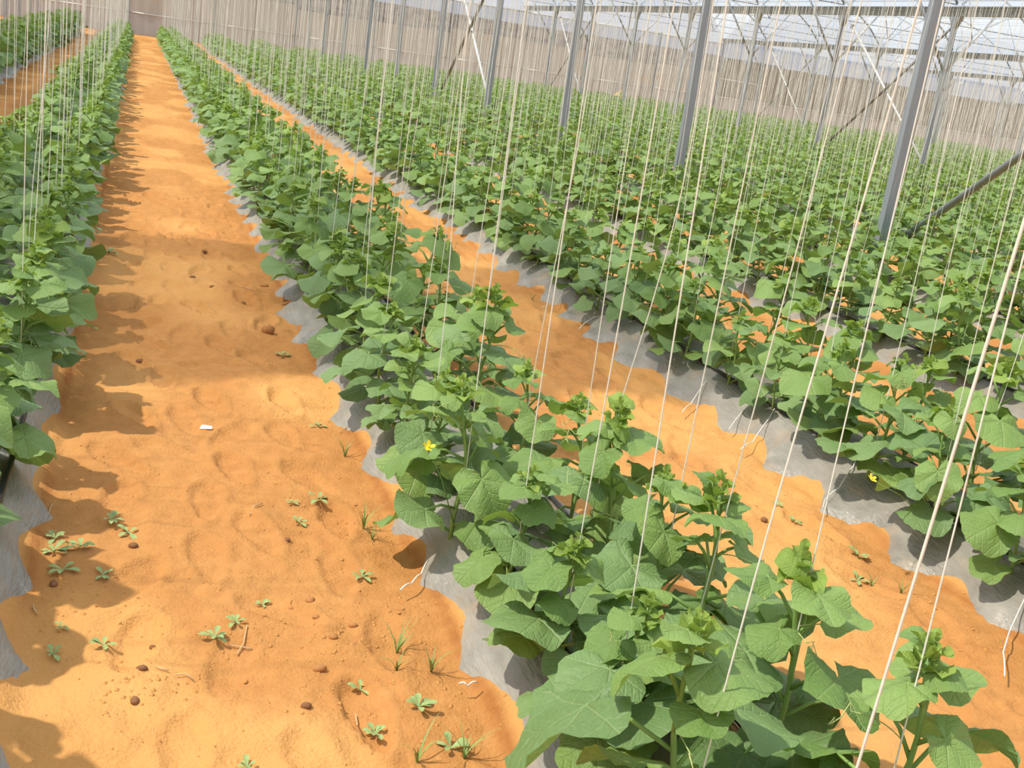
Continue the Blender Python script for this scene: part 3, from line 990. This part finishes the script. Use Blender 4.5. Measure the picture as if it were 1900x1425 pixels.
# a few yellow flowers
def flower_mesh():
    mb = MB()
    for k in range(5):
        a = k * 1.2566
        vs = [(0, 0, 0)]
        for (r, w) in ((0.006, 0.0045), (0.012, 0.0055), (0.017, 0.003)):
            for s in (-1, 1):
                vs.append((r * math.cos(a) - s * w * math.sin(a), r * math.sin(a) + s * w * math.cos(a), 0.006 * (r / 0.012) - 0.002 * (s * s)))
        mb.add(vs, [(0, 1, 2), (1, 3, 4, 2), (3, 5, 6, 4)])
    mb.add([(0.003 * math.cos(t), 0.003 * math.sin(t), z) for z in (0, 0.006) for t in np.linspace(0, 6.28, 7)[:-1]],
           [(k, (k + 1) % 6, 6 + (k + 1) % 6, 6 + k) for k in range(6)] + [(6, 7, 8, 9, 10, 11)])
    return mb.mesh('flower', PETAL, True)
FLOWER = flower_mesh()
def put_flower(fx, fy, z):
    gx_, gy_ = ground_at(fx, fy, z)
    i = min(plants, key=lambda i: (spots[i][2] - gx_) ** 2 + (spots[i][3] - gy_) ** 2)
    root = plants[i]
    o = link('flower', FLOWER, root)
    s = root.scale[0]
    wm = Matrix.Translation(root.location) @ root.rotation_euler.to_matrix().to_4x4() @ Matrix.Scale(s, 4)
    tgt = Matrix.Translation((gx_, gy_, z)) @ Euler((math.radians(35), 0, 0.3)).to_matrix().to_4x4()
    o.matrix_local = wm.inverted() @ tgt
    o.scale = (1.15,) * 3
    o['label'] = 'small yellow five-petalled flower'
    base = wm.inverted() @ Vector((gx_, gy_, z))
    MB().tube([(0, 0, 0.02), base.lerp(Vector((0, 0, 0.03)), 0.45) + Vector((0, 0, 0.015)), base - Vector((0, 0, 0.004))], [0.002, 0.0016, 0.0012], 5).build('flower_stalk', STEM, root, True)
put_flower(1617, 888, 0.30)
put_flower(795, 830, 0.36)

# the rest of the crop: one mass
proto_col = bpy.data.collections.new('crop_prototypes')
NM, NL = 5, 8
for k in range(NM):
    proto_col.objects.link(bpy.data.objects.new(f'a_plant_{k:02d}', joined(PROTOS[k], 'mid', 'crop_plant')))
for k in range(NL):
    proto_col.objects.link(bpy.data.objects.new(f'b_plant_{k:02d}', joined(PROTOS[k], 'low', 'crop_plant')))
rest = [i for i in range(len(spots)) if i not in single and base_ok[i]]
pv, prot, pscl, pidx = [], [], [], []
for i in rest:
    bi, li, x, y, h = spots[i]
    z = float(ground_h(np.array([x]), np.array([y]), False)[0]) + 0.012
    pv.append((x, y, z)); prot.append((0, 0, pl.uniform(0, 6.28)))
    pscl.append((h - 0.10) / 0.505)
    pidx.append(pl.randrange(NM) if dp[i] < 11 else NM + pl.randrange(NL))
pm = bpy.data.meshes.new('melon_crop')
pm.from_pydata(pv, [], [])
pm.attributes.new('rot', 'FLOAT_VECTOR', 'POINT').data.foreach_set('vector', np.array(prot, np.float32).ravel())
pm.attributes.new('scl', 'FLOAT', 'POINT').data.foreach_set('value', np.array(pscl, np.float32))
pm.attributes.new('idx', 'INT', 'POINT').data.foreach_set('value', np.array(pidx, np.int32))
crop = link('melon_crop', pm)
tag(crop, 'dense rows of young melon plants filling the greenhouse to the back wall', 'crop', kind='stuff')
ng = bpy.data.node_groups.new('crop_scatter', 'GeometryNodeTree')
ng.interface.new_socket('Geometry', in_out='INPUT', socket_type='NodeSocketGeometry')
ng.interface.new_socket('Geometry', in_out='OUTPUT', socket_type='NodeSocketGeometry')
gi_, go_ = ng.nodes.new('NodeGroupInput'), ng.nodes.new('NodeGroupOutput')
iop = ng.nodes.new('GeometryNodeInstanceOnPoints')
ci = ng.nodes.new('GeometryNodeCollectionInfo')
ci.inputs['Collection'].default_value = proto_col
ci.inputs['Separate Children'].default_value = True
ci.inputs['Reset Children'].default_value = True
def named(nm, typ):
    n = ng.nodes.new('GeometryNodeInputNamedAttribute')
    n.data_type = typ
    n.inputs['Name'].default_value = nm
    return n.outputs['Attribute']
ng.links.new(gi_.outputs[0], iop.inputs['Points'])
ng.links.new(ci.outputs[0], iop.inputs['Instance'])
iop.inputs['Pick Instance'].default_value = True
ng.links.new(named('idx', 'INT'), iop.inputs['Instance Index'])
e2r = ng.nodes.new('FunctionNodeEulerToRotation')
ng.links.new(named('rot', 'FLOAT_VECTOR'), e2r.inputs[0])
ng.links.new(e2r.outputs[0], iop.inputs['Rotation'])
ng.links.new(named('scl', 'FLOAT'), iop.inputs['Scale'])
ng.links.new(iop.outputs[0], go_.inputs[0])
md = crop.modifiers.new('scatter', 'NODES')
md.node_group = ng

# ------------------------------------------------------------------ twine
WIRE_Z = 3.30
def string_points(x, y, ztop, zbot, rs, n):
    pts = []
    a, b = rs.uniform(-.06, .06), rs.uniform(-.25, .25)
    slack = rs.uniform(0.0, 0.012) if rs.random() < 0.8 else rs.uniform(0.02, 0.05)
    p1, p2 = rs.uniform(0, 6.28), rs.uniform(0, 6.28)
    for k in range(n):
        t = k / (n - 1)
        low = smooth_f((t - 0.35) / 0.65)
        pts.append((x + a * (1 - t) + slack * low * math.sin(t * 9 + p1) * (1 - t * 0.4), y + b * (1 - t) + slack * low * math.sin(t * 8 + p2), ztop + (zbot - ztop) * t))
    return pts
st = random.Random(91)
for i in plants:
    bi, li, x, y, h = spots[i]
    z0 = gh(x, y) + 0.13
    o = MB().tube(string_points(x + st.uniform(-.02, .02), y + st.uniform(-.02, .02), WIRE_Z, z0, st, 22 if dp[i] < 6 else 10), 0.0015, 5 if dp[i] < 6 else 4).build('trellis_string', TWINE, None, True)
    tag(o, f'white twine down to {ordinal(rank_of[i])} plant, {crop_name(bi, li)}', 'twine', 'hanging trellis strings')
sm = MB()
for i in rest:
    bi, li, x, y, h = spots[i]
    if dp[i] < 3 and not inview[i] and py[i] > 1425:
        pass
    sm.tube(string_points(x, y, WIRE_Z, 0.25, st, 4), 0.0023, 3, False)
so = sm.build('trellis_twine', TWINE, None, True)
tag(so, 'curtain of thin white twine hanging over the farther melon rows', 'twine', kind='stuff')

for bi, (a, b, lines, ye) in enumerate(BEDS):
    for li, x in enumerate(lines):
        Yw = np.linspace(2, 47, 40)
        xx, yy, dd = project(np.stack([np.full(40, x), Yw, np.full(40, WIRE_Z)], -1))
        if not ((dd > 0.5) & (xx > -60) & (xx < 1960) & (yy > -40) & (yy < 1425)).any():
            continue
        o = MB().tube([(x, -4, WIRE_Z), (x, 20, WIRE_Z + 0.02), (x, WALL_Y - 0.1, WIRE_Z)], 0.0016, 4).build('crop_wire', STEEL)
        tag(o, f'thin steel crop wire over the {crop_name(bi, li)}', 'wire', 'overhead crop wires')

# loose twine ends lying on the mulch and the sand
LOOSE = [([(1372, 842), (1395, 826), (1420, 812), (1436, 790), (1445, 770)], 'loose white twine on the mulch beside the narrow path, longest piece'),
         ([(1525, 948), (1530, 932), (1552, 926), (1572, 912), (1584, 890)], 'loose white twine curling over the mulch near the yellow flower'),
         ([(1863, 1258), (1860, 1215), (1872, 1175), (1895, 1142)], 'loose white twine hanging off the mulch next to the narrow path'),
         ([(1074, 612), (1092, 602), (1108, 604)], 'short white twine end on the mulch point by the narrow path'),
         ([(1352, 800), (1372, 788), (1404, 778), (1390, 765)], 'bent white twine end on the mulch beyond the narrow path'),
         ([(741, 1108), (762, 1096), (780, 1078), (792, 1058)], 'pale twine end lying on sand at the edge of the middle bed'),
         ([(1005, 572), (1030, 566), (1055, 548)], 'thin white twine end on the mulch tip across the narrow path'),
         ([(850, 1280), (866, 1283), (884, 1279)], 'white twine scrap at the foot of the middle bed mulch'),
         ([(1265, 768), (1282, 750), (1305, 736)], 'white twine end lying over the mulch edge in shade')]
for pts, lab in LOOSE:
    P3 = []
    for (a, b) in pts:
        x, y = ground_at(a, b, 0.03)
        P3.append(Vector((x, y, gh(x, y) + 0.032)))
    dense = []
    for k in range(len(P3) - 1):
        for t in np.linspace(0, 1, 5)[:-1]:
            dense.append(P3[k].lerp(P3[k + 1], t) + Vector((0, 0, 0.006 * math.sin(t * 3.14))))
    dense.append(P3[-1])
    o = MB().tube(dense, 0.0022, 5).build('loose_twine', TWINE, None, True)
    tag(o, lab, 'twine', 'loose twine ends')

# ------------------------------------------------------------------ weeds, grass, clods, straw
wd = random.Random(4)
def weed(fx, fy, size, label, n=6):
    x, y = ground_at(fx, fy)
    r = empty('weed_seedling', (x, y, gh(x, y)), wd.uniform(0, 6.28))
    tag(r, label, 'weed', 'small weeds in the sand')
    for k in range(n):
        a = k * 2.4 + wd.uniform(-.3, .3)
        L = size * wd.uniform(0.7, 1.15)
        w = L * 0.17
        el = math.radians(wd.uniform(15, 50))
        vs = []
        for t, ww in ((0, .15), (.3, .45), (.6, 1), (.85, .85), (1, .12)):
            rr = L * t
            zz = rr * math.sin(el) - L * 0.35 * t * t
            for s in (-1, 0, 1):
                vs.append((rr * math.cos(el) * math.cos(a) - s * w * ww * math.sin(a), rr * math.cos(el) * math.sin(a) + s * w * ww * math.cos(a), zz + abs(s) * w * 0.35 * ww + 0.004))
        fs = [(q * 3 + c, q * 3 + c + 1, q * 3 + 4 + c, q * 3 + 3 + c) for q in range(4) for c in range(2)]
        MB().add(vs, fs).build('leaf', WEED, r, True)
W_WIDE = [(239, 990, .045), (206, 972, .04), (103, 1003, .04), (98, 1034, .045), (149, 1025, .045), (116, 1068, .045), (192, 1073, .035), (192, 1200, .04), (98, 1213, .03), (114, 1167, .022),
          (398, 1187, .04), (437, 1163, .03), (488, 1115, .024), (670, 1082, .038), (553, 974, .034), (540, 940, .026), (591, 935, .045), (670, 1272, .042), (697, 1357, .035), (460, 1420, .03), (775, 1327, .05),
          (836, 1390, .05), (523, 655, .05), (590, 789, .04), (203, 476, .06)]
W_LAB = ['pale weed rosette on the shaded half of the wide path, broadest leaves', 'upright weed seedling just behind the broad pale rosette', 'small dark weed beside the shaded mulch film edge, farthest back', 'dark weed seedling second along the shaded mulch film edge',
         'tall leafed weed seedling between shade and sun on the wide path', 'two-tone weed rosette third along the shaded mulch film edge', 'low hairy weed seedling just inside the sunlit sand', 'pale weed rosette alone in the sun near the soil clods',
         'faint weed seedling in the shade below the other mulch weeds', 'tiny weed sprout in deep shade beside the mulch film', 'pale weed rosette in the middle of the wide path', 'small weed just behind the middle rosette of the wide path', 'tiny pale weed in the bare middle sand',
         'spiky pale weed at the sunny edge of the wide path', 'low weed rosette beside the grass at the middle bed', 'tiny weed behind the low rosette near the middle bed', 'spread-out pale weed near the middle bed mulch', 'two-leafed upright weed on bare sand before the middle bed',
         'narrow upright weed at the front of the wide path', 'weed cut off by the bottom edge of the picture', 'flat four-leafed weed at the foot of the middle bed', 'broad weed among grass at the bottom of the middle bed', 'sprawling weed by the round clod at the middle bed',
         'weed in the damp sand of the middle bed edge', 'dark weed on the shaded path edge beside the far mulch']
for (a, b, s), lab in zip(W_WIDE, W_LAB):
    weed(a, b, s, lab, wd.randint(5, 7))
for (a, b, s), lab in zip([(1440, 942, .035), (1474, 963, .035), (1592, 1031, .05), (1594, 1066, .04)],
                          ['tiny pale weed on damp sand of the narrow path', 'second tiny pale weed on the narrow path sand', 'leafy pale weed before the mulch of the narrow path', 'low pale weed beside grass on the narrow path']):
    weed(a, b, s, lab, 6)

def grass(fx, fy, size, label, n=7):
    x, y = ground_at(fx, fy)
    r = empty('grass_tuft', (x, y, gh(x, y)))
    tag(r, label, 'grass', 'grass tufts')
    for k in range(n):
        a = wd.uniform(0, 6.28)
        L = size * wd.uniform(0.6, 1.2)
        w = 0.0028
        bend = wd.uniform(0.3, 1.0)
        vs = []
        for t in (0, .3, .6, .85, 1):
            rr = L * t * (0.25 + 0.5 * bend * t)
            zz = L * t * (1 - 0.45 * bend * t)
            ww = w * (1 - t * 0.9)
            for s in (-1, 1):
                vs.append((rr * math.cos(a) - s * ww * math.sin(a), rr * math.sin(a) + s * ww * math.cos(a), zz))
        MB().add(vs, [(q * 2, q * 2 + 1, q * 2 + 3, q * 2 + 2) for q in range(4)]).build('blade', GRASS, r, True)
for a, b, s, lab in [(674, 985, .11, 'grass tuft at the sunny edge of the wide path'), (690, 1005, .09, 'second grass tuft close to the mulch of the middle bed'), (737, 1210, .09, 'thin grass tuft on sand before the middle bed'),
                     (799, 1254, .10, 'bright grass tuft against the mulch of the middle bed'), (774, 1412, .10, 'grass tuft at the bottom edge beside the big melon leaf'), (862, 1405, .09, 'grass tuft under the lowest big melon leaf'),
                     (1672, 1099, .09, 'dry grass tuft at the mulch beyond the narrow path'), (1620, 1077, .06, 'small grass tuft on the narrow path'), (987, 560, .07, 'grass tuft far along the narrow path'),
                     (640, 850, .09, 'grass tuft beside damp mulch of the middle bed'), (735, 1250, .06, 'short grass tuft on the sand before the middle bed')]:
    grass(a, b, s, lab, 8)

def clod(fx, fy, size, label, mat=CLOD):
    x, y = ground_at(fx, fy)
    rs = random.Random(int(fx * 7 + fy))
    vs, fs = [], []
    nu, nv = 9, 6
    ax = (rs.uniform(.8, 1.3), rs.uniform(.75, 1.1), rs.uniform(.55, .8))
    for j in range(nv + 1):
        for k in range(nu):
            u, v = 2 * math.pi * k / nu, math.pi * j / nv
            r = size * (1 + (0.22 * (rs.random() - .5) if 0 < j < nv else 0))
            vs.append((r * ax[0] * math.sin(v) * math.cos(u), r * ax[1] * math.sin(v) * math.sin(u), r * ax[2] * math.cos(v)))
    for j in range(nv):
        for k in range(nu):
            fs.append((j * nu + k, (j + 1) * nu + k, (j + 1) * nu + (k + 1) % nu, j * nu + (k + 1) % nu))
    o = MB().add(vs, fs).build('soil_clod', mat, None, True)
    o.location = (x, y, gh(x, y) + size * 0.25)
    tag(o, label, 'soil clod', 'loose soil clods')
CL = [(497, 618, .034, 'large round orange soil clod beside the middle bed'), (379, 468, .015, 'dark upright crumb on the far shade line of the wide path'), (357, 518, .016, 'small dark clod in the shaded stretch, farther one'),
      (394, 537, .016, 'small dark clod in the shaded stretch, nearer one'), (451, 562, .018, 'dark clod on the shaded sand toward the middle bed'), (490, 537, .020, 'clod against the mulch in the shaded stretch'),
      (236, 567, .014, 'small clod in the shade near the shaded bed'), (261, 665, .015, 'small dark clod on rippled sand near the shaded bed'), (247, 1018, .013, 'dark clod under the broad pale weed'),
      (250, 1309, .012, 'dark clod standing in for a hole at the front of the wide path'), (263, 1246, .010, 'dark clod standing in for a hollow behind the crumbled soil patch'), (575, 1117, .011, 'brown clod on bare sand before the spiky weed'),  # both dark ones stand in for hole-like hollows in the sand
      (593, 1246, .012, 'rounded brown clod close to the two-leafed weed'), (617, 1195, .011, 'brown clod in scuffed sand'), (654, 1171, .010, 'flat brown clod near the middle bed sand edge'),
      (567, 1320, .012, 'dark clod in a footprint at the front'), (541, 1125, .008, 'small brown clod beside the larger clod on bare sand'), (586, 1150, .008, 'little brown clod below the bare sand pair'),
      (99, 1091, .012, 'dark clod in the shade beside the mulch film'), (532, 1010, .008, 'small dark clod on smooth sand'), (283, 1195, .009, 'thin dark clod near the lone sunny weed'), (1417, 968, .014, 'dark clod on the narrow path sand')]
for a, b, s, lab in CL:
    clod(a, b, s, lab, DARKCLOD if 'dark' in lab else CLOD)

cr = MB()
cs = random.Random(15)
def crumb(x, y, s):
    z = gh(x, y)
    vs = [(x + s * dx, y + s * dy, z + s * dz) for dx, dy, dz in ((1, .1, .1), (-.2, .9, .05), (-.9, -.3, .1), (.2, -.9, .1), (.05, .1, .9), (0, 0, -.4))]
    cr.add(vs, [(0, 1, 4), (1, 2, 4), (2, 3, 4), (3, 0, 4), (1, 0, 5), (2, 1, 5), (3, 2, 5), (0, 3, 5)])
for cx, cy, n, sp in [(720, 1000, 1, .1)]:
    pass
CENT = [ground_at(a, b) + (n, sp) for a, b, n, sp in [(270, 1270, 60, .07), (630, 1200, 30, .06), (640, 950, 70, .14), (590, 1000, 40, .15), (700, 1150, 90, .18), (760, 1270, 60, .14), (130, 1130, 50, .12), (440, 1200, 40, .10), (1640, 1110, 40, .12), (1750, 1170, 50, .12), (560, 560, 40, .2), (250, 900, 60, .2), (600, 770, 50, .15)]]
for x, y, n, sp in CENT:
    for _ in range(n):
        crumb(x + cs.gauss(0, sp), y + cs.gauss(0, sp), cs.uniform(0.002, 0.0065))
for _ in range(700):
    x, y = cs.uniform(-0.15, 0.75), cs.uniform(1.8, 9)
    crumb(x, y, cs.uniform(0.0012, 0.004))
for _ in range(250):
    crumb(cs.uniform(1.75, 2.4), cs.uniform(1.5, 6), cs.uniform(0.0012, 0.004))
tag(cr.build('soil_crumbs', SAND, None, False), 'scattered tiny soil crumbs on the sand paths', 'soil crumbs', kind='stuff')

def straw(pts, label, r=0.0018):
    P3 = []
    for a, b in pts:
        x, y = ground_at(a, b)
        P3.append((x, y, gh(x, y) + 0.006))
    o = MB().tube(P3, r, 5).build('dry_stalk', STRAW, None, True)
    tag(o, label, 'straw', 'dry stalks')
for pts, lab in [([(440, 1210), (452, 1190), (458, 1168)], 'dry stalk beside the middle rosette, upright one'), ([(425, 1192), (450, 1195), (468, 1200)], 'dry stalk lying across the middle rosette'),
                 ([(287, 1243), (302, 1248), (312, 1251)], 'pale dry stalk beside the crumbled soil'), ([(325, 1258), (345, 1256), (358, 1264)], 'dry stalk in the middle of the front sand'),
                 ([(463, 964), (470, 953), (486, 943)], 'thin dark dry twig on smooth sand'), ([(60, 1130), (64, 1142), (70, 1148)], 'pale straw bit in the shade by the mulch film'),
                 ([(90, 960), (93, 950), (97, 944)], 'pale straw bit on the shaded path edge'), ([(629, 805), (640, 798), (650, 795)], 'straw stem at the damp edge of the middle bed'),
                 ([(448, 543), (462, 548), (468, 550)], 'pale straw in the shaded stretch of path'), ([(660, 1322), (664, 1340), (661, 1358)], 'dry seedling stalk near the front of the wide path')]:
    straw(pts, lab)

x, y = ground_at(381, 793)
z = gh(x, y)
o = MB().add([(x - .02, y - .008, z + .004), (x + .02, y - .014, z + .006), (x + .024, y + .006, z + .010), (x - .012, y + .012, z + .012), (x, y, z + .016)], [(0, 1, 4), (1, 2, 4), (2, 3, 4), (3, 0, 4)]).build('plastic_scrap', SCRAP)
tag(o, 'small white plastic scrap on the shaded sand of the wide path', 'scrap')

# tan sack leaning on the back wall
x = 20.3
sk = MB()
n = 12
for j, (h_, rx, ry) in enumerate([(0, .22, .16), (.08, .27, .19), (.25, .29, .20), (.45, .27, .18), (.6, .22, .13), (.68, .10, .06), (.74, .13, .07)]):
    sk.v += [(x + rx * math.cos(2 * math.pi * k / n) * (1 + .06 * math.sin(5 * k + j)), WALL_Y - 0.45 + ry * math.sin(2 * math.pi * k / n), h_) for k in range(n)]
for j in range(6):
    sk.f += [(j * n + k, j * n + (k + 1) % n, (j + 1) * n + (k + 1) % n, (j + 1) * n + k) for k in range(n)]
sk.f += [tuple(range(n))[::-1], tuple(6 * n + k for k in range(n))]
tag(sk.build('tied_sack', SACK, None, True), 'tan tied sack standing against the back wall behind the melon rows', 'sack')
